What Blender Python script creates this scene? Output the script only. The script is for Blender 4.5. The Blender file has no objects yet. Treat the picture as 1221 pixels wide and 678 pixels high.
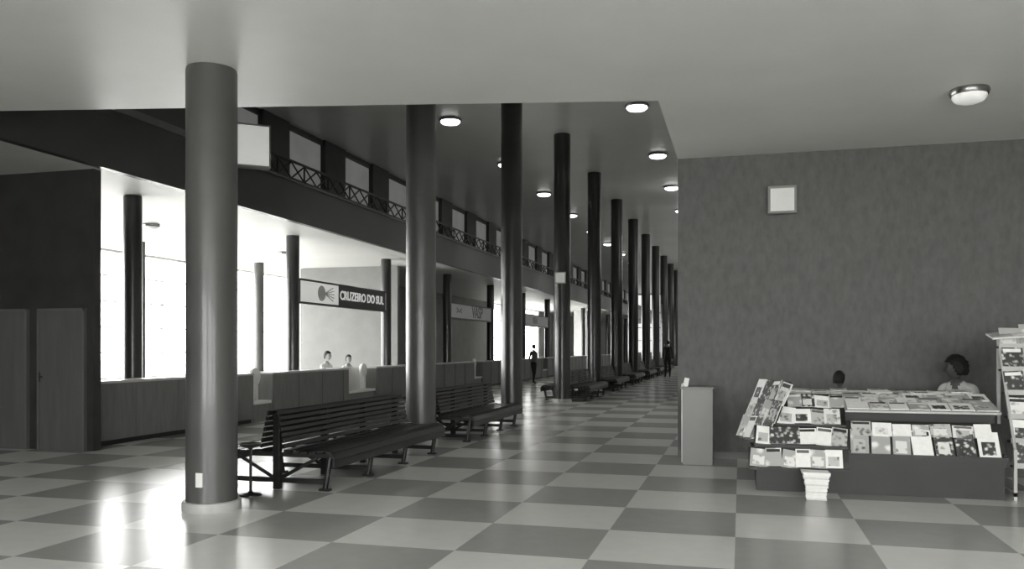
import bpy, bmesh, math, random
from mathutils import Vector, Matrix, Euler
random.seed(7)
S=bpy.context.scene
try:
    S.view_settings.view_transform='Standard'
    S.view_settings.look='None'
except Exception: pass

# ------------------------------------------------------------------ materials
def g(v): return (v,v,v*0.97,1)
def mat(name,c,rough=0.6,spec=0.5,noise=0.0,nscale=4.0,bump=0.0,metal=0.0,emit=0.0,emc=1.0,detail=6,stretch=None,coat=0.0):
    m=bpy.data.materials.new(name); m.use_nodes=True
    nt=m.node_tree; b=nt.nodes['Principled BSDF']
    b.inputs['Base Color'].default_value=g(c)
    b.inputs['Roughness'].default_value=rough
    b.inputs['Specular IOR Level'].default_value=spec
    b.inputs['Metallic'].default_value=metal
    b.inputs['Coat Weight'].default_value=coat
    if emit>0:
        b.inputs['Emission Color'].default_value=g(emc)
        b.inputs['Emission Strength'].default_value=emit
    if noise>0 or bump>0:
        tc=nt.nodes.new('ShaderNodeTexCoord'); mp=nt.nodes.new('ShaderNodeMapping')
        nt.links.new(tc.outputs['Object'],mp.inputs['Vector'])
        if stretch: mp.inputs['Scale'].default_value=stretch
        n=nt.nodes.new('ShaderNodeTexNoise'); n.inputs['Scale'].default_value=nscale; n.inputs['Detail'].default_value=detail
        nt.links.new(mp.outputs['Vector'],n.inputs['Vector'])
        if noise>0:
            r=nt.nodes.new('ShaderNodeValToRGB')
            r.color_ramp.elements[0].position=0.3; r.color_ramp.elements[1].position=0.7
            r.color_ramp.elements[0].color=g(max(0,c*(1-noise))); r.color_ramp.elements[1].color=g(min(1,c*(1+noise)))
            nt.links.new(n.outputs['Fac'],r.inputs['Fac']); nt.links.new(r.outputs['Color'],b.inputs['Base Color'])
        if bump>0:
            bp=nt.nodes.new('ShaderNodeBump'); bp.inputs['Strength'].default_value=bump; bp.inputs['Distance'].default_value=0.02
            nt.links.new(n.outputs['Fac'],bp.inputs['Height']); nt.links.new(bp.outputs['Normal'],b.inputs['Normal'])
    return m

M={}
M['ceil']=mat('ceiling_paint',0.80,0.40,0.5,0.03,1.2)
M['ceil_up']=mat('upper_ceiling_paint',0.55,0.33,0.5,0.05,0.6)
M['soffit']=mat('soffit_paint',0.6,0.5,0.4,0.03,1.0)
M['wall_r']=mat('textured_wall_covering',0.105,0.6,0.4,0.16,14.0,0.12,detail=12,stretch=(1,1,.5))
M['wall_d']=mat('dark_wall',0.035,0.5,0.4,0.2,3.0)
M['wall_l']=mat('light_wall',0.2,0.6,0.4,0.08,2.0)
M['wall_g']=mat('grey_wall',0.5,0.6,0.4,0.08,2.0)
M['fascia']=mat('fascia_dark',0.035,0.4,0.5,0.2,1.0)
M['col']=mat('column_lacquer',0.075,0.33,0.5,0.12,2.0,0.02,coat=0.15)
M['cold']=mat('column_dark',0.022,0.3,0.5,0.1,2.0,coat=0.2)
M['base']=mat('column_base',0.4,0.5,0.4,0.1,6.0)
M['door']=mat('door_panel',0.10,0.45,0.5,0.12,2.0,stretch=(6,6,0.7))
M['trim']=mat('trim_grey',0.12,0.4,0.5,0.1,3)
M['iron']=mat('black_iron',0.012,0.4,0.5,0.2,8)
M['wood']=mat('bench_wood',0.014,0.4,0.4,0.35,3,0.05,stretch=(14,1,14))
M['counter']=mat('counter_front',0.16,0.4,0.5,0.15,2,stretch=(8,8,1))
M['ctop']=mat('counter_top',0.5,0.3,0.5,0.1,3)
M['white']=mat('white_enamel',0.75,0.4,0.5,0.04,5)
M['frame']=mat('window_frame',0.5,0.5,0.4,0.1,3)
M['lamp']=mat('lamp_glass',0.9,0.4,0.5,0.02,5,emit=4.0)
M['lampd']=mat('lamp_glass_dim',0.8,0.3,0.5,0.02,5,emit=0.3)
M['ring']=mat('lamp_ring',0.25,0.25,0.5,0.1,5,metal=0.9)
M['upwin']=mat('frosted_window',0.25,0.6,0.3,0.2,1.0,emit=0.09)
M['endwin']=mat('frosted_end_window',0.5,0.6,0.3,0.1,1.0,emit=0.9)
M['sidewin']=mat('frosted_side_window',0.5,0.6,0.3,0.1,1.0,emit=2.2)  # glow of added fill panels, out of view on the corridor wall
M['sign_w']=mat('sign_white',0.85,0.5,0.3,0.02,5,emit=0.3)
M['sign_g']=mat('sign_grey',0.26,0.5,0.3,0.05,5,emit=0.06)
M['sign_d']=mat('sign_dark',0.03,0.4,0.4,0.1,5)
M['stand']=mat('stand_dark',0.012,0.45,0.4,0.25,3)
M['shelf']=mat('shelf_edge',0.45,0.5,0.4,0.1,6)
M['kiosk']=mat('grey_laminate',0.25,0.5,0.4,0.06,3)
M['paper']=mat('paper_white',0.85,0.6,0.3,0.05,20)
M['pages']=mat('page_edges',0.7,0.7,0.2,0.15,60)
M['cloth_d']=mat('cloth_dark',0.03,0.8,0.2,0.3,20)
M['cloth_m']=mat('cloth_mid',0.15,0.8,0.2,0.2,20)
M['cloth_l']=mat('cloth_light',0.5,0.8,0.2,0.1,20)
M['skin']=mat('skin_tone',0.28,0.5,0.4,0.08,20)
M['skin_d']=mat('skin_tone_deep',0.09,0.5,0.4,0.08,20)
M['hair']=mat('hair_dark',0.01,0.6,0.3,0.4,60,0.4)
M['shoe']=mat('shoe_black',0.02,0.3,0.5,0.1,20)
M['eye']=mat('eye_dark',0.02,0.2,0.5,0.05,20)
M['lip']=mat('lip_tone',0.1,0.5,0.4,0.05,20)
M['ground']=mat('apron_concrete',0.6,0.8,0.2,0.1,0.5)

def cover(name,a,b,scale):
    m=bpy.data.materials.new(name); m.use_nodes=True; nt=m.node_tree; p=nt.nodes['Principled BSDF']
    tc=nt.nodes.new('ShaderNodeTexCoord')
    v=nt.nodes.new('ShaderNodeTexVoronoi'); v.inputs['Scale'].default_value=scale
    n=nt.nodes.new('ShaderNodeTexNoise'); n.inputs['Scale'].default_value=scale*1.3; n.inputs['Detail'].default_value=4
    ad=nt.nodes.new('ShaderNodeMath'); ad.operation='ADD'
    nt.links.new(tc.outputs['Object'],v.inputs['Vector']); nt.links.new(tc.outputs['Object'],n.inputs['Vector'])
    nt.links.new(v.outputs['Distance'],ad.inputs[0]); nt.links.new(n.outputs['Fac'],ad.inputs[1])
    r=nt.nodes.new('ShaderNodeValToRGB'); r.color_ramp.elements[0].position=0.62; r.color_ramp.elements[1].position=0.95
    r.color_ramp.elements[0].color=g(a); r.color_ramp.elements[1].color=g(b)
    nt.links.new(ad.outputs[0],r.inputs['Fac']); nt.links.new(r.outputs['Color'],p.inputs['Base Color'])
    p.inputs['Roughness'].default_value=0.35
    return m
M['cov1']=cover('magazine_cover_light',0.85,0.4,9)
M['cov2']=cover('magazine_cover_picture',0.7,0.05,20)
M['cov3']=cover('magazine_cover_mid',0.3,0.75,18)
M['cov4']=cover('magazine_cover_dark',0.08,0.5,17)

fm=bpy.data.materials.new('floor_checker_tiles'); fm.use_nodes=True; nt=fm.node_tree; b=nt.nodes['Principled BSDF']
tc=nt.nodes.new('ShaderNodeTexCoord'); mp=nt.nodes.new('ShaderNodeMapping'); mp.inputs['Location'].default_value=(0.04,-6.87,0.5)
ck=nt.nodes.new('ShaderNodeTexChecker'); ck.inputs['Scale'].default_value=1.0
ck.inputs['Color1'].default_value=g(0.36); ck.inputs['Color2'].default_value=g(0.72)
nt.links.new(tc.outputs['Object'],mp.inputs['Vector']); nt.links.new(mp.outputs['Vector'],ck.inputs['Vector'])
n=nt.nodes.new('ShaderNodeTexNoise'); n.inputs['Scale'].default_value=6; n.inputs['Detail'].default_value=4
nt.links.new(mp.outputs['Vector'],n.inputs['Vector'])
mr=nt.nodes.new('ShaderNodeMapRange'); mr.inputs['From Min'].default_value=0.3; mr.inputs['From Max'].default_value=0.7; mr.inputs['To Min'].default_value=0.97; mr.inputs['To Max'].default_value=1.03
nt.links.new(n.outputs['Fac'],mr.inputs['Value'])
mx=nt.nodes.new('ShaderNodeMix'); mx.data_type='RGBA'; mx.blend_type='MULTIPLY'; mx.inputs[0].default_value=1
nt.links.new(ck.outputs['Color'],mx.inputs[6]); nt.links.new(mr.outputs['Result'],mx.inputs[7]); nt.links.new(mx.outputs[2],b.inputs['Base Color'])
b.inputs['Roughness'].default_value=0.24
b.inputs['Specular IOR Level'].default_value=0.6
M['floor']=fm

gm=bpy.data.materials.new('window_glass'); gm.use_nodes=True; nt=gm.node_tree
for x in list(nt.nodes):
    if x.type!='OUTPUT_MATERIAL': nt.nodes.remove(x)
out=[x for x in nt.nodes if x.type=='OUTPUT_MATERIAL'][0]
t=nt.nodes.new('ShaderNodeBsdfTransparent'); gl=nt.nodes.new('ShaderNodeBsdfGlossy'); gl.inputs['Roughness'].default_value=0.05
ms=nt.nodes.new('ShaderNodeMixShader'); ms.inputs[0].default_value=0.06
t.inputs['Color'].default_value=(0.97,0.97,0.97,1)
nt.links.new(t.outputs[0],ms.inputs[1]); nt.links.new(gl.outputs[0],ms.inputs[2]); nt.links.new(ms.outputs[0],out.inputs[0])
M['glass']=gm

# ------------------------------------------------------------------ mesh builder
class G:
    def __init__(s): s.v=[]; s.f=[]; s.mi=[]; s.sm=[]; s.mats=[]
    def m(s,k):
        if k not in s.mats: s.mats.append(k)
        return s.mats.index(k)
    def add(s,vs,fs,k,smooth=False):
        o=len(s.v); s.v+= [tuple(v) for v in vs]; i=s.m(k)
        for f in fs: s.f.append(tuple(o+a for a in f)); s.mi.append(i); s.sm.append(smooth)
    def box(s,x0,x1,y0,y1,z0,z1,k,T=None):
        vs=[Vector((x,y,z)) for z in (z0,z1) for y in (y0,y1) for x in (x0,x1)]
        if T is not None: vs=[T@v for v in vs]
        s.add(vs,[(0,2,3,1),(4,5,7,6),(0,1,5,4),(2,6,7,3),(0,4,6,2),(1,3,7,5)],k)
    def ob(s,c,size,k,rot=(0,0,0)):
        T=Matrix.Translation(c)@Euler(rot).to_matrix().to_4x4(); a,b_,c_=[q/2 for q in size]
        s.box(-a,a,-b_,b_,-c_,c_,k,T)
    def prism(s,poly,z0,z1,k):
        n=len(poly); vs=[(x,y,z0) for x,y in poly]+[(x,y,z1) for x,y in poly]
        fs=[tuple(range(n))[::-1],tuple(range(n,2*n))]+[(i,(i+1)%n,n+(i+1)%n,n+i) for i in range(n)]
        s.add(vs,fs,k)
    def lathe(s,c,prof,k,seg=32,T=None):
        vs=[]; fs=[]
        for r,z in prof:
            for i in range(seg):
                a=2*math.pi*i/seg; vs.append(Vector((c[0]+r*math.cos(a),c[1]+r*math.sin(a),c[2]+z)))
        for j in range(len(prof)-1):
            for i in range(seg):
                fs.append((j*seg+i,j*seg+(i+1)%seg,(j+1)*seg+(i+1)%seg,(j+1)*seg+i))
        fs.append(tuple(range(seg))[::-1]); fs.append(tuple((len(prof)-1)*seg+i for i in range(seg)))
        if T is not None: vs=[T@v for v in vs]
        s.add(vs,fs,k,True)
    def tube(s,p,q,r,k,seg=8,r2=None):
        p=Vector(p); q=Vector(q); d=q-p; L=d.length
        T=Matrix.Translation(p)@d.to_track_quat('Z','Y').to_matrix().to_4x4()
        s.lathe((0,0,0),[(r,0),(r if r2 is None else r2,L)],k,seg,T)
    def build(s,name,bevel=0,parent=None,origin=None):
        me=bpy.data.meshes.new(name)
        o0=Vector(origin) if origin else Vector((0,0,0))
        me.from_pydata([tuple(Vector(v)-o0) for v in s.v],[],s.f)
        for k in s.mats: me.materials.append(M[k])
        me.polygons.foreach_set('material_index',s.mi); me.polygons.foreach_set('use_smooth',s.sm)
        bm=bmesh.new(); bm.from_mesh(me); bmesh.ops.recalc_face_normals(bm,faces=bm.faces); bm.to_mesh(me); bm.free()
        me.set_sharp_from_angle(angle=math.radians(38)); me.update()
        o=bpy.data.objects.new(name,me); S.collection.objects.link(o); o.location=o0
        if bevel:
            bv=o.modifiers.new('bevel','BEVEL'); bv.width=bevel; bv.segments=2; bv.limit_method='ANGLE'
        if parent: o.parent=parent; o.location=o0-parent.location
        return o

# ------------------------------------------------------------------ room constants
H=4.08; HU=7.37; XB=-8.8; XW=-11.5; YW=11.69; XC=-0.83; YE=92.0; XG=-16.0
CX=-4.75; PITCH=5.3; Y1=6.8

a=G(); a.box(-16.2,9,-4,YE,-0.2,0,'floor'); a.build('floor')
a=G(); a.box(-90,-16.25,-20,110,-0.4,-0.25,'ground'); a.build('ground_apron')
a=G(); a.box(-20,20,-60,-4.25,-0.4,-0.25,'ground'); a.build('ground_forecourt')
a=G(); a.prism([(9,-4),(9,YW+.3),(XC,YW+.3),(XC,8.87),(XB,7.15),(-12.3,7.15),(-12.3,-4)],H,H+.3,'ceil'); a.build('ceiling_lobby')
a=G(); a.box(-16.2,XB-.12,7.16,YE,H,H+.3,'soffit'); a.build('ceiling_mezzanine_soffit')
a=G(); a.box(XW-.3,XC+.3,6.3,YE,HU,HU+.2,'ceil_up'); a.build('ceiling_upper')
a=G(); a.box(XC,9,YW,YW+.3,0,H,'wall_r'); a.build('wall_newsstand')
a=G(); a.box(XC,9,YW-.012,YW,0,.09,'trim'); a.build('baseboard_newsstand')
a=G(); a.box(XC,XC+.3,YW+.3,YE,0,HU,'wall_g'); a.build('wall_corridor')
a=G(); a.box(XC,XC+.3,8.87,YW+.3,H+.3,HU,'wall_g'); a.build('wall_upper_corridor')
a=G(); a.prism([(XC,8.87),(XC,8.6),(XW,6.3),(XW,6.57)],H+.3,HU,'wall_g'); a.build('wall_upper_front')
a=G(); yy=30.0  # unseen framed glowing panels, added to lighten the far ceiling and columns
while yy<88:
    a.box(XC-.03,XC-.002,yy,yy+2.2,5.0,7.0,'sidewin')
    for q0,q1 in ((yy-.06,yy),(yy+1.07,yy+1.13),(yy+2.2,yy+2.26)): a.box(XC-.06,XC-.001,q0,q1,4.94,7.06,'trim')
    yy+=5.3
a.build('window_corridor_high')
a=G(); a.box(9,9.3,-4,YW+.3,0,H,'wall_g'); a.build('wall_right')
YL=10.1
a=G(); a.box(-16.2,-9.02,YL,YL+.15,0,H,'wall_d'); a.build('wall_left_lobby')
a=G(); a.box(-12.3,-12.0,-4,YL,0,H,'wall_d'); a.build('wall_side_lobby')
for i,(x0,x1) in enumerate([(-9.96,-9.13),(-11.0,-10.15)]):
    a=G(); a.box(x0,x1,YL-.05,YL-.001,0.0,2.07,'door')
    for bx in ((x0,x0+.03),(x1-.03,x1)): a.box(bx[0],bx[1],YL-.065,YL-.05,0,2.07,'trim')
    a.box(x0,x1,YL-.065,YL-.05,2.04,2.07,'trim')
    a.tube((x0+.08,YL-.1,1.0),(x0+.08,YL-.1,1.14),.01,'iron'); a.tube((x0+.08,YL-.1,1.07),(x0+.08,YL-.05,1.07),.01,'iron')
    a.build('door_%d'%(i+1))
def glazed(name,axis,pos,a0,a1,z0,z1,bay,rows,th=.12,sill=0):
    a=G()
    def bx(u0,u1,w0,w1,k,t=th):
        if axis=='x': a.box(pos-t/2,pos+t/2,u0,u1,w0,w1,k)
        else: a.box(u0,u1,pos-t/2,pos+t/2,w0,w1,k)
    bx(a0,a1,z0,z0+.06,'frame'); bx(a0,a1,z1-.06,z1,'frame')
    nb=max(1,round((a1-a0)/bay))
    for i in range(nb+1):
        c=a0+(a1-a0)*i/nb; c=min(max(c,a0+.025),a1-.025); bx(c-.02,c+.02,z0+.06,z1-.06,'frame',th*.6)
    for j in range(1,rows):
        z=z0+(z1-z0)*j/rows; bx(a0,a1,z-.02,z+.02,'frame',th*.4)
    bx(a0,a1,z0+.06,z1-.06,'glass',.008)
    return a.build(name)
# rear wall: solid at the left, glazed bays elsewhere
a=G(); a.box(-7.2,9.3,-4.2,-4,0,.6,'wall_g'); a.box(-7.2,9.3,-4.2,-4,3.7,H,'wall_g'); a.box(-12.3,-7.2,-4.2,-4,0,H,'wall_g')
for x in (-7.2,-2.1,3.0,8.1): a.box(x,x+1.2,-4.2,-4,.6,3.7,'wall_g')
a.build('wall_rear')
k=1
for x in (-6.0,-0.9,4.2):
    glazed('window_%d'%k,'y',-4.1,x,x+3.9,.6,3.7,1.3,2); k+=1
glazed('window_%d'%k,'x',XG-.06,YL+.15,31.0,0.0,H,2.6,6); k+=1
a=G(); a.box(-13.8,-10.45,24.6,24.75,0,H,'wall_l'); a.build('wall_ticket_hall')
a=G(); a.box(-13.95,-13.8,24.75,46,0,H,'wall_l'); a.box(-13.95,-13.8,58,YE,0,H,'wall_l'); a.build('wall_counter_back')
glazed('window_%d'%k,'x',-13.88,46,58,0,H,2.4,4); k+=1
a=G(); a.box(-16.2,-13.95,31.0,31.2,0,H,'wall_g'); a.build('wall_link')
a=G(); a.box(-13.95,XC+.3,YE,YE+.2,0,HU,'wall_g'); a.build('wall_end')
a=G(); a.box(XW+.1,XC-.1,YE-.03,YE-.001,.9,HU-.1,'endwin')
for i in range(9):
    x=XW+.1+(XC-.2-XW)*i/8; a.box(x-.05,x+.05,YE-.1,YE-.03,.9,HU-.1,'trim')
for z in (.9,2.2,3.6,5.2,HU-.18): a.box(XW+.1,XC-.1,YE-.1,YE-.03,z,z+.08,'trim')
a.build('window_end')
a=G(); a.box(-11.2,-10.3,57.5,58.4,0,H,'wall_g'); a.build('wall_pier')
a=G(); a.box(XW-.2,XW,6.6,YE,H+.3,HU,'wall_d')
yy=19.6-3.2*4
while yy<YE-3:
    a.box(XW,XW+.16,yy-1.3+.02,yy-.02,H+.3,HU,'wall_d')
    a.box(XW,XW+.08,yy-.02,yy+1.92,HU-.14,HU,'wall_d')
    yy+=3.2
a.build('wall_upper_left')
yy=19.6-3.2*4; a=G()
while yy<YE-3:
    a.box(XW+.002,XW+.03,yy,yy+1.88,4.9,HU-.16,'upwin')
    yy+=3.2
a.build('window_clerestory')
YR=12.6
a=G(); a.box(XB-.12,XB,7.16,YE-.15,H-.001,4.87,'fascia'); a.box(XB-.16,XB+.04,YR+.01,YE-.15,4.87,4.91,'trim'); a.build('balcony_parapet')
a=G(); a.box(XB-.12,XB,7.4,YR,4.872,HU,'fascia'); a.box(XB,XB+.03,7.4,YR,4.95,5.06,'trim')
a.build('wall_stair_enclosure')
a=G(); y=YR+.1; st=1.06
a.box(XB-.08,XB-.03,y,YE-1,5.29,5.33,'iron'); a.box(XB-.07,XB-.04,y,YE-1,4.95,4.975,'iron')
while y<YE-2:
    a.box(XB-.07,XB-.04,y-.013,y+.013,4.911,5.29,'iron')
    for j in range(2):
        ya=y+j*st/2; yb=ya+st/2
        a.tube((XB-.055,ya,4.96),(XB-.055,yb,5.29),.018,'iron',6); a.tube((XB-.055,ya,5.29),(XB-.055,yb,4.96),.018,'iron',6)
    y+=st
a.build('balcony_railing')

# ------------------------------------------------------------------ columns
def column(x,y,top,r,k='col'):
    a=G()
    a.lathe((x,y,0),[(r+.035,0),(r+.035,.07),(r+.028,.085),(r+.005,.088)],'base',40)
    a.lathe((x,y,0),[(r,.088),(r,top-.03),(r-.006,top)],k,48)
    return a
for i in range(15):
    y=Y1+PITCH*i
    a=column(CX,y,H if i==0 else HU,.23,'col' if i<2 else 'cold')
    if i==0: a.ob((CX+.03,y-.229,.3),(.07,.012,.13),'white')
    a.build('column',origin=(CX,y,0))
for i in range(1,15):
    y=Y1+PITCH*i
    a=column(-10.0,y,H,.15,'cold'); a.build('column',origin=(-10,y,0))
for i in (1,2,3):
    y=Y1+PITCH*i
    a=column(-14.2,y,H,.15,'col'); a.build('column',origin=(-14.2,y,0))

# ------------------------------------------------------------------ lamps
def lamp(x,y,z,r,k='lamp'):
    a=G()
    a.lathe((x,y,z),[(r*1.06,0),(r*1.1,-.03),(r*1.02,-.06),(r*.95,-.062)],'ring',40)
    a.lathe((x,y,z),[(r*.95,-.05),(r*.93,-.085),(r*.8,-.115),(r*.5,-.135),(r*.15,-.142)],k,40)
    a.build('ceiling_lamp',origin=(x,y,z))
for i in range(8):
    y=20.4+PITCH*1.005*i
    lamp(-7.2,y,HU,.27); lamp(-2.42,y,HU,.27)
lamp(2.21,9.3,H,.17,'lampd')
for i in range(4): lamp(-11.9,14.95+PITCH*i,H,.16,'lampd')

# ------------------------------------------------------------------ benches
def bench(y0,y1):
    a=G(); L=y1-y0; yc=(y0+y1)/2
    seat=[(.17,.415,-.05),(.265,.405,-.08),(.36,.40,.0),(.455,.405,.08),(.55,.415,.05),(.64,.41,-.35),(.695,.365,-1.0),(.70,.29,-1.5)]
    for sgn in (-1,1):
        for o,z,tl in seat: a.ob((CX+sgn*o,yc,z),(.078,L,.026),'wood',(0,-sgn*tl,0))
        for j in range(7):
            t=j/6; o=.14-.085*t; z=.465+.345*t
            a.ob((CX+sgn*o,yc,z),(.024,L,.044),'wood',(0,-sgn*.2,0))
    nf=4
    for f in range(nf):
        y=y0+.10+(L-.20)*f/(nf-1)
        a.box(CX-.04,CX+.04,y-.03,y+.03,.0,.80,'iron')
        a.box(CX-.66,CX+.66,y-.025,y+.025,.345,.39,'iron')
        for sgn in(-1,1):
            a.tube((CX+sgn*.62,y,.36),(CX+sgn*.56,y,.02),.03,'iron',8)
            a.tube((CX+sgn*.05,y,.12),(CX+sgn*.5,y,.36),.02,'iron',8)
            a.box(CX+sgn*.56-.06,CX+sgn*.56+.06,y-.035,y+.035,0,.025,'iron')
        a.box(CX-.58,CX+.58,y-.022,y+.022,.07,.12,'iron')
    a.build('slatted_bench',bevel=.004,origin=(CX,yc,0))
bench(7.85,11.2); bench(12.55,15.6)
for i in (3,4,5,6,7,8): bench(Y1+PITCH*i+.4,Y1+PITCH*i+3.7)

a=G(); c=(CX-.05,7.52,0)
a.lathe(c,[(.11,0),(.11,.012),(.03,.03),(.014,.05),(.014,.46),(.03,.48),(.10,.50),(.115,.53),(.11,.53),(.09,.51)],'iron',28)
a.build('ashtray_stand',origin=c)

# ------------------------------------------------------------------ ticket counters
def counter(y0,y1):
    a=G(); x0,x1=-9.72,-9.3
    a.box(x0+.02,x1-.02,y0,y1,.08,.95,'counter'); a.box(x0+.05,x1-.07,y0,y1,0,.08,'stand')
    a.box(x0,x1,y0,y1,.95,.99,'ctop')
    y=y0
    while y<y1-.2:
        a.box(x1-.02,x1-.008,y+.01,y+.03,.1,.94,'trim'); y+=1.06
    a.build('ticket_counter',bevel=.003)
for y0,y1 in ((YL+.16,14.7),(15.4,18.9),(20.5,29),(30,40),(41,52),(53,66)): counter(y0,y1)
def scale(y0,y1):
    a=G(); a.box(-9.75,-9.35,y0+.05,y1-.05,0,.36,'counter'); a.box(-9.78,-9.32,y0+.03,y1-.03,.36,.42,'white')
    a.box(-9.80,-9.77,y0+.05,y1-.05,.1,.99,'white')
    yc=y1-.3
    a.box(-9.62,-9.5,yc-.06,yc+.06,.42,.8,'white'); a.lathe((0,0,0),[(.17,-.04),(.18,-.02),(.18,.04),(.15,.05)],'white',28,Matrix.Translation((-9.56,yc,.9))@Matrix.Rotation(math.pi/2,4,'Y'))
    a.build('luggage_scale',bevel=.004)
scale(14.7,15.4); scale(18.9,20.5); scale(29,30); scale(40,41)

def text(body,size,loc,mk,parent,ext=.004):
    cu=bpy.data.curves.new('lettering','FONT'); cu.body=body; cu.size=size; cu.extrude=ext; cu.align_y='CENTER'; cu.offset=.008
    o=bpy.data.objects.new('tmp',cu); S.collection.objects.link(o)
    dg=bpy.context.evaluated_depsgraph_get(); me=bpy.data.meshes.new_from_object(o.evaluated_get(dg))
    bpy.data.objects.remove(o)
    me.materials.clear(); me.materials.append(M[mk])
    t=bpy.data.objects.new('lettering',me); S.collection.objects.link(t)
    t.rotation_euler=(math.pi/2,0,math.pi/2); t.parent=parent; t.location=Vector(loc)-parent.location
    return t
def sign(y0,y1,style):
    a=G(); o=(-10,(y0+y1)/2,2.82)
    a.box(-10.08,-9.92,y0,y1,2.53,3.12,'sign_d')
    if style=='a':
        a.box(-9.92,-9.912,y0+.05,y0+1.95,2.58,3.07,'sign_w')
        T=Matrix.Translation((-9.91,y0+1.05,2.825))@Matrix.Rotation(math.pi/2,4,'Y')
        a.lathe((0,0,0),[(.19,0),(.19,.012)],'sign_g',28,T)
        for k_ in range(5): a.tube((-9.9,y0+1.2,2.825),(-9.9,y0+1.2+.5*math.cos(k_*.25-.5),2.825+.35*math.sin(k_*.25-.5)),.012,'sign_g',6)
        a.box(-9.92,-9.912,y1-.08,y1-.04,2.58,3.07,'sign_g')
    else:
        a.box(-9.92,-9.912,y0+.05,y1-.05,2.58,3.07,'sign_g')
    s=a.build('airline_sign',origin=o)
    if style=='a': text('CRUZEIRO DO SUL',.315,(-9.915,y0+2.05,2.83),'sign_w',s)
    elif style=='b':
        text('VASP',.62,(-9.912,y0+2.4,2.83),'sign_d',s)
        text('>-<',.4,(-9.912,y0+.6,2.83),'sign_d',s)
    else: text('REAL',.42,(-9.912,y0+1.6,2.83),'sign_d',s)
sign(17.56,22.54,'a'); sign(28.16,33.14,'b'); sign(38.76,43.74,'c')

def speaker(c,yaw,w,h,d,name='wall_speaker',pitch=0,face='white'):
    a=G(); T=Matrix.Translation(c)@Euler((pitch,0,yaw)).to_matrix().to_4x4()
    a.box(-w/2,w/2,-d,0,-h/2,h/2,'kiosk',T); e=.03
    a.box(-w/2+e,w/2-e,-d-.006,-d,-h/2+e,h/2-e,face,T)
    a.box(-w/2,w/2,-d-.012,-d,h/2-e,h/2,'kiosk',T); a.box(-w/2,w/2,-d-.012,-d,-h/2,-h/2+e,'kiosk',T)
    a.box(-w/2,-w/2+e,-d-.012,-d,-h/2+e,h/2-e,'kiosk',T); a.box(w/2-e,w/2,-d-.012,-d,-h/2+e,h/2-e,'kiosk',T)
    for s_ in (-1,1): a.box(s_*w*.3-.02,s_*w*.3+.02,0,.02,-h*.3,h*.3,'iron',T)
    return a.build(name,bevel=.003)
speaker((.53,YW-.02,3.44),0,.36,.36,.12)
speaker((XB+.32,13.30,5.08),math.radians(40),.62,.76,.22,name='lightbox_sign',face='sign_w')
speaker((CX,Y1+PITCH*3-.25,3.4),0,.32,.32,.02,'column_sign')
a=G(); a.box(-.02,.06,YW-.014,YW,.33,.45,'kiosk'); a.box(0,.04,YW-.018,YW-.014,.36,.42,'sign_d'); a.build('wall_outlet')

a=G()
a.box(-.72,-.34,10.95,11.35,0,.97,'kiosk'); a.box(-.745,-.325,10.93,11.37,.97,.995,'kiosk')
a.box(-.735,-.715,10.99,11.3,0.02,1.03,'white'); a.ob((-.68,11.1,1.05),(.06,.09,.11),'paper',(0,.2,.1))
a.build('pedestal_stand',bevel=.004)

# ------------------------------------------------------------------ newsstand
nw=G()
nw.box(.16,2.5,9.2,10.15,0,.36,'stand')
nw.box(.10,2.52,9.15,10.18,.36,.39,'stand')
nw.box(.45,2.5,9.55,10.15,.39,.88,'stand')
for x in (1.02,1.06,2.47): nw.prism([(x,9.12),(x+.025,9.12),(x+.025,10.15),(x,10.15)],.39,.46,'stand')
def slab(x0,x1,y0,z0,y1,z1,t,k):
    vs=[(x0,y0,z0),(x1,y0,z0),(x1,y1,z1),(x0,y1,z1)]
    vs+= [(x,y,z-t) for x,y,z in vs]
    nw.add(vs,[(0,1,2,3),(7,6,5,4),(0,4,5,1),(1,5,6,2),(2,6,7,3),(3,7,4,0)],k)
slab(1.05,2.5,9.30,.85,9.8,.97,.02,'shelf')
slab(.5,2.5,9.8,.97,10.15,1.0,.02,'shelf')
slab(1.05,2.5,9.13,.40,9.33,.74,.015,'stand')
nw.box(1.05,2.5,9.08,9.12,.38,.43,'stand')
tiers=((8.98,.28,9.06,.47,.08),(9.10,.50,9.22,.68,.14),(9.27,.70,9.40,.86,.36),(9.46,.86,9.62,1.0,.48))
for (ya,za,yb,zb,xs) in tiers:
    slab(xs,1.05,ya,za,yb,zb,.02,'stand')
    nw.box(xs,1.05,ya-.04,ya,za-.03,za,'stand')
nw.box(.1,1.04,9.06,9.6,.36,.46,'stand'); nw.box(.2,1.04,9.24,9.6,.46,.66,'stand'); nw.box(.42,1.04,9.42,9.6,.66,.84,'stand')
R0=Vector((-.02,9.85,.48)); R1=Vector((.26,9.2,.48)); U=Vector((.24,.13,.66))
ax=(R1-R0); Nn=ax.cross(U).normalized()
q=[R0,R1,R1+U,R0+U]; q2=[p-Nn*.03 for p in q]
nw.add(q+q2,[(0,1,2,3),(7,6,5,4),(0,4,5,1),(1,5,6,2),(2,6,7,3),(3,7,4,0)],'stand')
nw.prism([(.02,9.8),(.26,9.25),(.4,9.4),(.4,10.0),(.1,10.0)],.36,.5,'stand')
stand=nw.build('newsstand_counter')

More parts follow.
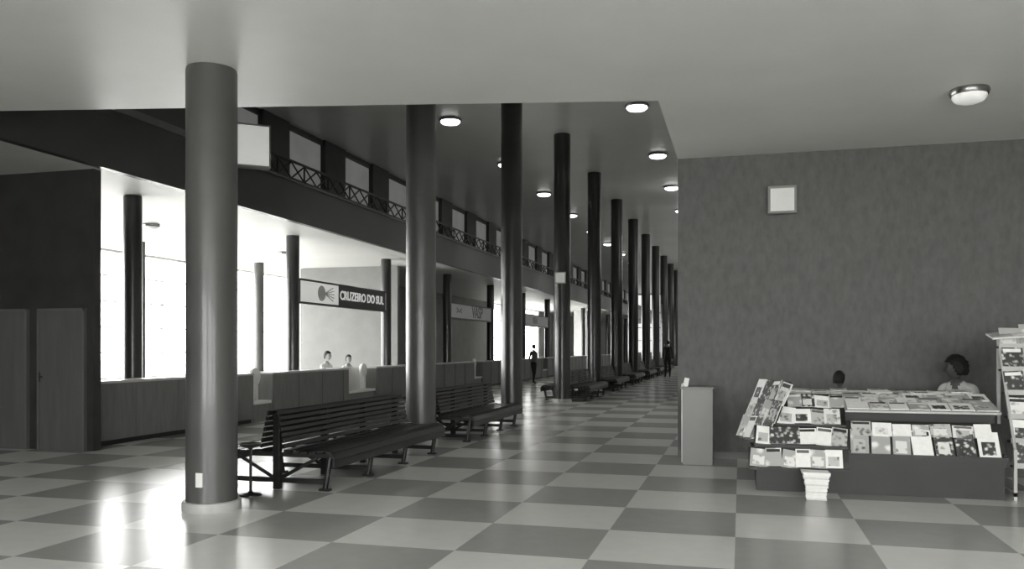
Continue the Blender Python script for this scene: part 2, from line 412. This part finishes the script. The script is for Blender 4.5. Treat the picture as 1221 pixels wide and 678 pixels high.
def covers(): return random.choice(['cov1','cov1','cov2','cov2','cov3','cov4','paper','paper'])
def mag(a,P,X,Yv,w,h,t=.012,k=None):
    X=Vector(X).normalized(); Yv=Vector(Yv).normalized(); N=X.cross(Yv).normalized(); Yv=N.cross(X)
    T=Matrix((X,Yv,N)).transposed().to_4x4(); T.translation=Vector(P)
    a.box(0,w,0,h,0,t*.8,'pages',T); k=k or covers(); a.box(0,w,0,h,t*.8,t,k,T)
    u=random.random()
    if u<.5: a.box(w*.08,w*.92,h*.78,h*.94,t,t+.0012,random.choice(['sign_d','paper','cloth_m']),T)
    if u>.4: a.box(w*.15,w*.8,h*.12,h*.62,t,t+.0012,random.choice(['cov4','cov2','cov3']),T)
mg=G()
x=1.08
while x<2.36:
    w=random.uniform(.16,.20); tl=random.uniform(-.06,.06)
    mag(mg,(x,9.115,.41),(1,0,tl),(0,.2,.34),w,random.uniform(.24,.31)); x+=w+.025
x=1.1
while x<2.38:
    w=random.uniform(.15,.2); mag(mg,(x,9.22,.60),(1,0,random.uniform(-.04,.04)),(0,.2,.34),w,random.uniform(.13,.16),.01); x+=w+.01
for (yy,zz) in ((9.31,.86),(9.48,.9),(9.65,.94)):
    x=1.07
    while x<2.33:
        w=random.uniform(.16,.22); mag(mg,(x,yy,zz),(1,0,0),(0,.5,.14),w,.21,.012,random.choice(['cov1','paper','paper','cov1','cov3'])); x+=w+.01
for yy,zz in ((9.83,.978),(9.98,.99)):
    x=.55
    while x<2.33:
        w=random.uniform(.16,.22); mag(mg,(x,yy,zz),(1,0,random.uniform(-.03,.03)),(0,.35,.04),w,.16,random.choice([.012,.02,.03]),random.choice(['cov1','paper','paper','cov3'])); x+=w+.01
for (ya,za,yb,zb,xs) in tiers:
    kk=['paper','cov1','cov1'] if xs==.08 else None
    x=xs+.01
    while x<.94:
        w=random.uniform(.14,.18); w=min(w,1.06-x); mag(mg,(x,ya-.015,za+.005),(1,0,random.uniform(-.16,.06)),(0,yb-ya,zb-za),w,.19 if kk else random.uniform(.17,.22),.01,random.choice(kk) if kk else None); x+=w*.92
axn=ax.normalized()
for j in range(3):
    s_=0.0
    while s_<ax.length-.12:
        w=random.uniform(.17,.21)
        P=R0+axn*s_+U*(.02+.31*j)+Nn*(.004+.012*(2-j))
        mag(mg,P,axn+Vector((0,0,random.uniform(-.12,.1))),U,w,.25,.012); s_+=w*.97
mg.build('magazines',parent=stand)

a=G(); c=Vector((.72,8.80,0))
for i in range(16):
    t=i/15; wx=.19+.07*t**2; wy=.15+.05*t**2
    a.ob((c.x+random.uniform(-.006,.006),c.y+random.uniform(-.006,.006),.009+i*.0172),(wx,wy,.0165),'paper' if i%4 else 'pages',(random.uniform(-.01,.01),random.uniform(-.01,.01)+.02*(i>12),random.uniform(-.08,.08)))
a.build('newspaper_bundle',bevel=.003)

a=G(); X0=2.58; X1=3.7
for x in (X0,X1): 
    a.box(x,x+.03,9.75,9.79,0,1.58,'shelf'); a.box(x,x+.03,9.2,9.24,0,.5,'shelf'); a.tube((x+.015,9.22,.5),(x+.015,9.77,1.58),.015,'shelf',8)
    a.box(x,x+.03,9.2,9.79,.04,.08,'shelf')
mgs=G()
for j in range(6):
    t=j/5; y=9.2+.5*t; z=.32+1.17*t
    a.box(X0,X1+.03,y,y+.12,z,z+.02,'stand'); a.box(X0,X1+.03,y-.01,y+.005,z,z+.05,'shelf')
    x=X0+.01
    while x<X1-.12:
        w=random.uniform(.15,.2); mag(mgs,(x,y+.01,z+.025),(1,0,random.uniform(-.05,.05)),(0,.07,.2),w,random.uniform(.19,.24),.012); x+=w+.01
for s_ in range(5): mag(mgs,(X0-.08+s_*.17,9.60,1.58+.012*(s_%2)),(1,0,.08),(0,.4,.08),.2,.26,.02,'cov1')
rk=a.build('magazine_rack'); mgs.build('magazines',parent=rk)

# ------------------------------------------------------------------ people
def skinmesh(pts,edges,rad,levels=1):
    me=bpy.data.meshes.new('tmp'); me.from_pydata([tuple(p) for p in pts],edges,[])
    o=bpy.data.objects.new('tmp',me); S.collection.objects.link(o)
    o.modifiers.new('s','SKIN')
    for i,sv in enumerate(me.skin_vertices[0].data):
        sv.radius=rad[i] if isinstance(rad[i],tuple) else (rad[i],rad[i]); sv.use_root=(i==0)
    o.modifiers['s'].branch_smoothing=.6
    sb=o.modifiers.new('b','SUBSURF'); sb.levels=levels; sb.render_levels=levels
    dg=bpy.context.evaluated_depsgraph_get(); dg.update()
    r=bpy.data.meshes.new_from_object(o.evaluated_get(dg)); bpy.data.objects.remove(o)
    return r
def segdist(p,a,b):
    ab=b-a; t=max(0,min(1,(p-a).dot(ab)/max(1e-9,ab.length_squared))); return (p-(a+ab*t)).length
def person(name,loc,yaw,sc=1.0,sit=False,top='cloth_m',bot='cloth_d',skin='skin',curly=False,long=False,pose=None,head=1.0,short_sleeve=False,step=0.0,headturn=0.0):
    V=Vector
    J={}
    if not sit:
        J=dict(pel=V((0,0,.95)),sp=V((0,.0,1.1)),ch=V((0,0,1.28)),nb=V((0,.01,1.43)),nt=V((0,-.01,1.55)))
        for s_,c in((-1,'r'),(1,'l')):
            J['sh'+c]=V((.165*s_,.01,1.40)); J['el'+c]=V((.225*s_,.04,1.13)); J['wr'+c]=V((.225*s_,-.05,.89))
            J['hi'+c]=V((.085*s_,0,.88)); J['kn'+c]=V((.095*s_,-.02-step*s_*.5,.49)); J['an'+c]=V((.10*s_,.02-step*s_,.09)); J['to'+c]=V((.115*s_,-.14-step*s_,.035))
    else:
        J=dict(pel=V((0,.0,.53)),sp=V((0,.0,.68)),ch=V((0,-.02,.86)),nb=V((0,-.03,1.01)),nt=V((0,-.06,1.13)))
        for s_,c in((-1,'r'),(1,'l')):
            J['sh'+c]=V((.165*s_,-.02,.98)); J['el'+c]=V((.22*s_,-.08,.72)); J['wr'+c]=V((.14*s_,-.30,.66))
            J['hi'+c]=V((.09*s_,-.04,.51)); J['kn'+c]=V((.12*s_,-.44,.50)); J['an'+c]=V((.12*s_,-.42,.09)); J['to'+c]=V((.13*s_,-.58,.035))
    if pose:
        for k_,v_ in pose.items(): J[k_]=V(v_)
    names=list(J.keys()); idx={k_:i for i,k_ in enumerate(names)}
    E=[('pel','sp'),('sp','ch'),('ch','nb'),('nb','nt')]
    for c in 'rl': E+=[('nb','sh'+c),('sh'+c,'el'+c),('el'+c,'wr'+c),('pel','hi'+c),('hi'+c,'kn'+c),('kn'+c,'an'+c),('an'+c,'to'+c)]
    R=dict(pel=(.145,.115),sp=(.13,.10),ch=(.155,.11),nb=(.09,.075),nt=(.05,.052),sh=(.062,.062),el=(.043,.043),wr=(.028,.026),hi=(.095,.095),kn=(.06,.06),an=(.042,.042),to=(.042,.03))
    rad=[R[k_] if k_ in R else R[k_[:2]] for k_ in names]
    body=skinmesh([J[k_] for k_ in names],[(idx[a_],idx[b_]) for a_,b_ in E],rad,2)
    bm=bmesh.new(); mats=[top,bot,skin,'hair','shoe','eye','lip']
    def segmat(a_,b_):
        n_=b_[:2]
        if b_=='nt': return 2
        if n_ in('sp','ch','nb','sh','el'): return 0
        if n_=='wr': return 2 if short_sleeve else 0
        if n_=='to': return 4
        return 1
    def addmesh(me,fn,T=Matrix.Identity(4)):
        vm=[bm.verts.new(T@v.co) for v in me.vertices]
        for p in me.polygons:
            try: f=bm.faces.new([vm[i] for i in p.vertices])
            except ValueError: continue
            f.smooth=True; f.material_index=fn(T@p.center)
    segs=[(J[a_],J[b_],segmat(a_,b_)) for a_,b_ in E]
    hipz=J['pel'].z+.02
    def bodyfn(c):
        m_=min(segs,key=lambda s_:segdist(c,s_[0],s_[1]))[2]
        if m_==0 and c.z<hipz and abs(c.x)<.15: return 1
        return m_
    addmesh(body,bodyfn)
    for s_,c in((-1,'r'),(1,'l')):
        w=J['wr'+c]; d=(w-J['el'+c]).normalized()
        palmN=d.cross(V((0,1,0))) 
        if palmN.length<.2: palmN=V((s_,0,0))
        palmN.normalize(); ac=d.cross(palmN).normalized()
        pm=skinmesh([w-d*.02,w+d*.03,w+d*.085],[(0,1),(1,2)],[(.026,.02),(.034,.016),(.036,.013)],1)
        addmesh(pm,lambda q:2)
        curl=-palmN*s_ if not sit else V((0,0,-1))
        for fi,(off,ln) in enumerate(((-.028,.066),(-.009,.076),(.010,.070),(.028,.054))):
            b0=w+d*.075+ac*off; p1=b0+d*ln*.45; p2=p1+(d*.85+curl*.5).normalized()*ln*.32; p3=p2+(d*.6+curl*.8).normalized()*ln*.28
            addmesh(skinmesh([b0,p1,p2,p3],[(0,1),(1,2),(2,3)],[.0095,.009,.008,.007],1),lambda q:2)
        b0=w+d*.03-ac*.022; p1=b0+(d*.6-ac*.8).normalized()*.035; p2=p1+(d*.9-ac*.3).normalized()*.03
        addmesh(skinmesh([b0,p1,p2],[(0,1),(1,2)],[.013,.011,.009],1),lambda q:2)
    hc=J['nt']+V((0,-.015,.10*head))
    HT=Matrix.Translation(hc)@Matrix.Rotation(headturn,4,'Z')@Matrix.Scale(head,4)
    hb=bmesh.new(); bmesh.ops.create_uvsphere(hb,u_segments=32,v_segments=22,radius=1)
    for v in hb.verts:
        x,y,z=v.co.copy()
        sx=.076; sy=.095; sz=.118
        if z<0: sx*=(1+.28*z); 
        if z<0 and y>0: sy*=(1+.35*z)
        q=V((x*sx,y*sy,z*sz))
        if y<-.3:
            q.y+= .010*math.exp(-((z-.08)/.12)**2)*math.exp(-((abs(x)-.38)/.2)**2)
            q.y-= .026*math.exp(-((z+.18)/.16)**2)*math.exp(-(x/.14)**2)
            q.y-= .012*math.exp(-((z+.1)/.25)**2)*math.exp(-(x/.12)**2)
            q.y-= .008*math.exp(-((z+.48)/.1)**2)*math.exp(-(x/.3)**2)
            q.y-= .010*math.exp(-((z+.85)/.16)**2)*math.exp(-(x/.4)**2)
        v.co=q
    hm=bpy.data.meshes.new('tmp'); hb.to_mesh(hm); hb.free()
    HTi=HT.inverted()
    def hf(c):
        l=HTi@c
        if l.y<-.07 and abs(l.z+.057)<.007 and abs(l.x)<.026: return 6
        return 2
    addmesh(hm,hf,HT)
    def sph(c,r,m_,sx=1,sy=1,sz=1,seg=12):
        b2=bmesh.new(); bmesh.ops.create_uvsphere(b2,u_segments=seg,v_segments=8,radius=r)
        me=bpy.data.meshes.new('tmp'); b2.to_mesh(me); b2.free()
        addmesh(me,lambda q:m_,HT@Matrix.Translation(c)@Matrix.Diagonal((sx,sy,sz,1)))
    for s_ in(-1,1):
        sph((s_*.029,-.079,.008),.009,5,1.3,.8,.7); sph((s_*.029,-.087,.026),.012,3,1.4,.4,.25)
        sph((s_*.074,.008,-.005),.026,2,.35,.7,1.15)
    b3=bmesh.new(); bmesh.ops.create_uvsphere(b3,u_segments=40,v_segments=26,radius=1)
    dead=[]
    for v in b3.verts:
        x,y,z=v.co
        low=-.55 if not long else -1.0
        hl=.42 if y<-.35 else (.42+(y+.35)*(-1.5) if y<.15 else low)
        if z<max(low,hl): dead.append(v)
        th=1.13 if not curly else 1.32
        nz=(math.sin(x*23+z*17)*math.sin(y*21+x*9)*math.sin(z*19+y*13))*(.12 if curly else .02)
        v.co=V((x*.079,y*.098+.004,z*.118))*(th+nz)
    bmesh.ops.delete(b3,geom=dead,context='VERTS')
    bmesh.ops.solidify(b3,geom=b3.faces[:],thickness=.012)
    me=bpy.data.meshes.new('tmp'); b3.to_mesh(me); b3.free(); addmesh(me,lambda q:3,HT)
    bmesh.ops.recalc_face_normals(bm,faces=bm.faces)
    zmin=min(v.co.z for v in bm.verts)
    for v in bm.verts: v.co.z-=zmin
    me=bpy.data.meshes.new(name); bm.to_mesh(me); bm.free()
    for k_ in mats: me.materials.append(M[k_])
    o=bpy.data.objects.new(name,me); S.collection.objects.link(o)
    o.location=loc; o.rotation_euler=(0,0,yaw); o.scale=(sc,sc,sc)
    return o
def stool(loc,h=.45):
    a=G(); x,y,_=loc
    a.lathe((x,y,0),[(.15,h-.04),(.17,h-.03),(.17,h-.01),(.15,h)],'wood',28)
    for i in range(4):
        t=math.pi/4+i*math.pi/2
        a.tube((x+.18*math.cos(t),y+.18*math.sin(t),0),(x+.11*math.cos(t),y+.11*math.sin(t),h-.035),.015,'wood',8)
    a.build('stool',origin=(x,y,0))
person('woman',(2.50,10.98,0),math.radians(-35),1.06,True,top='cloth_l',bot='cloth_d',skin='skin_d',curly=True,short_sleeve=True,headturn=math.radians(-85),pose={'nt':(0,-.08,1.10)})
stool((2.50,11.0,0),.42)
person('child',(1.13,10.62,0),0,.68,False,top='cloth_m',bot='cloth_d',skin='skin_d',head=1.15,headturn=2.6)
person('man',(-8.3,33.9,0),math.radians(150),.93,False,top='cloth_m',bot='cloth_d',step=.12,short_sleeve=True)
person('man',(-3.5,42.3,0),math.radians(190),1.05,False,top='cloth_d',bot='cloth_d',step=.05)
person('clerk',(-10.75,20.4,0),math.radians(80),1.05,True,top='cloth_l',bot='cloth_d',short_sleeve=True); stool((-10.78,20.4,0),.42)
person('clerk',(-10.75,21.7,0),math.radians(60),.97,True,top='cloth_l',bot='cloth_d'); stool((-10.78,21.7,0),.38)

# ------------------------------------------------------------------ light
w=bpy.data.worlds.new('world'); S.world=w; w.use_nodes=True
bg=w.node_tree.nodes['Background']; bg.inputs['Color'].default_value=(1,1,0.985,1); bg.inputs['Strength'].default_value=17.0
def portal(loc,rot,sx,sy):
    l=bpy.data.lights.new('window_portal','AREA'); l.shape='RECTANGLE'; l.size=sx; l.size_y=sy
    l.cycles.is_portal=True
    o=bpy.data.objects.new('window_portal',l); S.collection.objects.link(o); o.location=loc; o.rotation_euler=rot
portal((XG-.3,20.6,H/2),(math.pi/2,0,-math.pi/2),21,H)
portal((-14.2,52,H/2),(math.pi/2,0,-math.pi/2),12,H)
portal((1.05,-4.3,2.15),(-math.pi/2,0,math.pi),14.4,3.1)

cam=bpy.data.cameras.new('camera'); co=bpy.data.objects.new('camera',cam); S.collection.objects.link(co)
co.location=(0,0,1.5); co.rotation_euler=(math.pi/2,0,math.radians(15.24))
cam.sensor_width=36; cam.lens=1000/1221*36; cam.shift_y=75/1221; cam.clip_end=500
S.camera=co
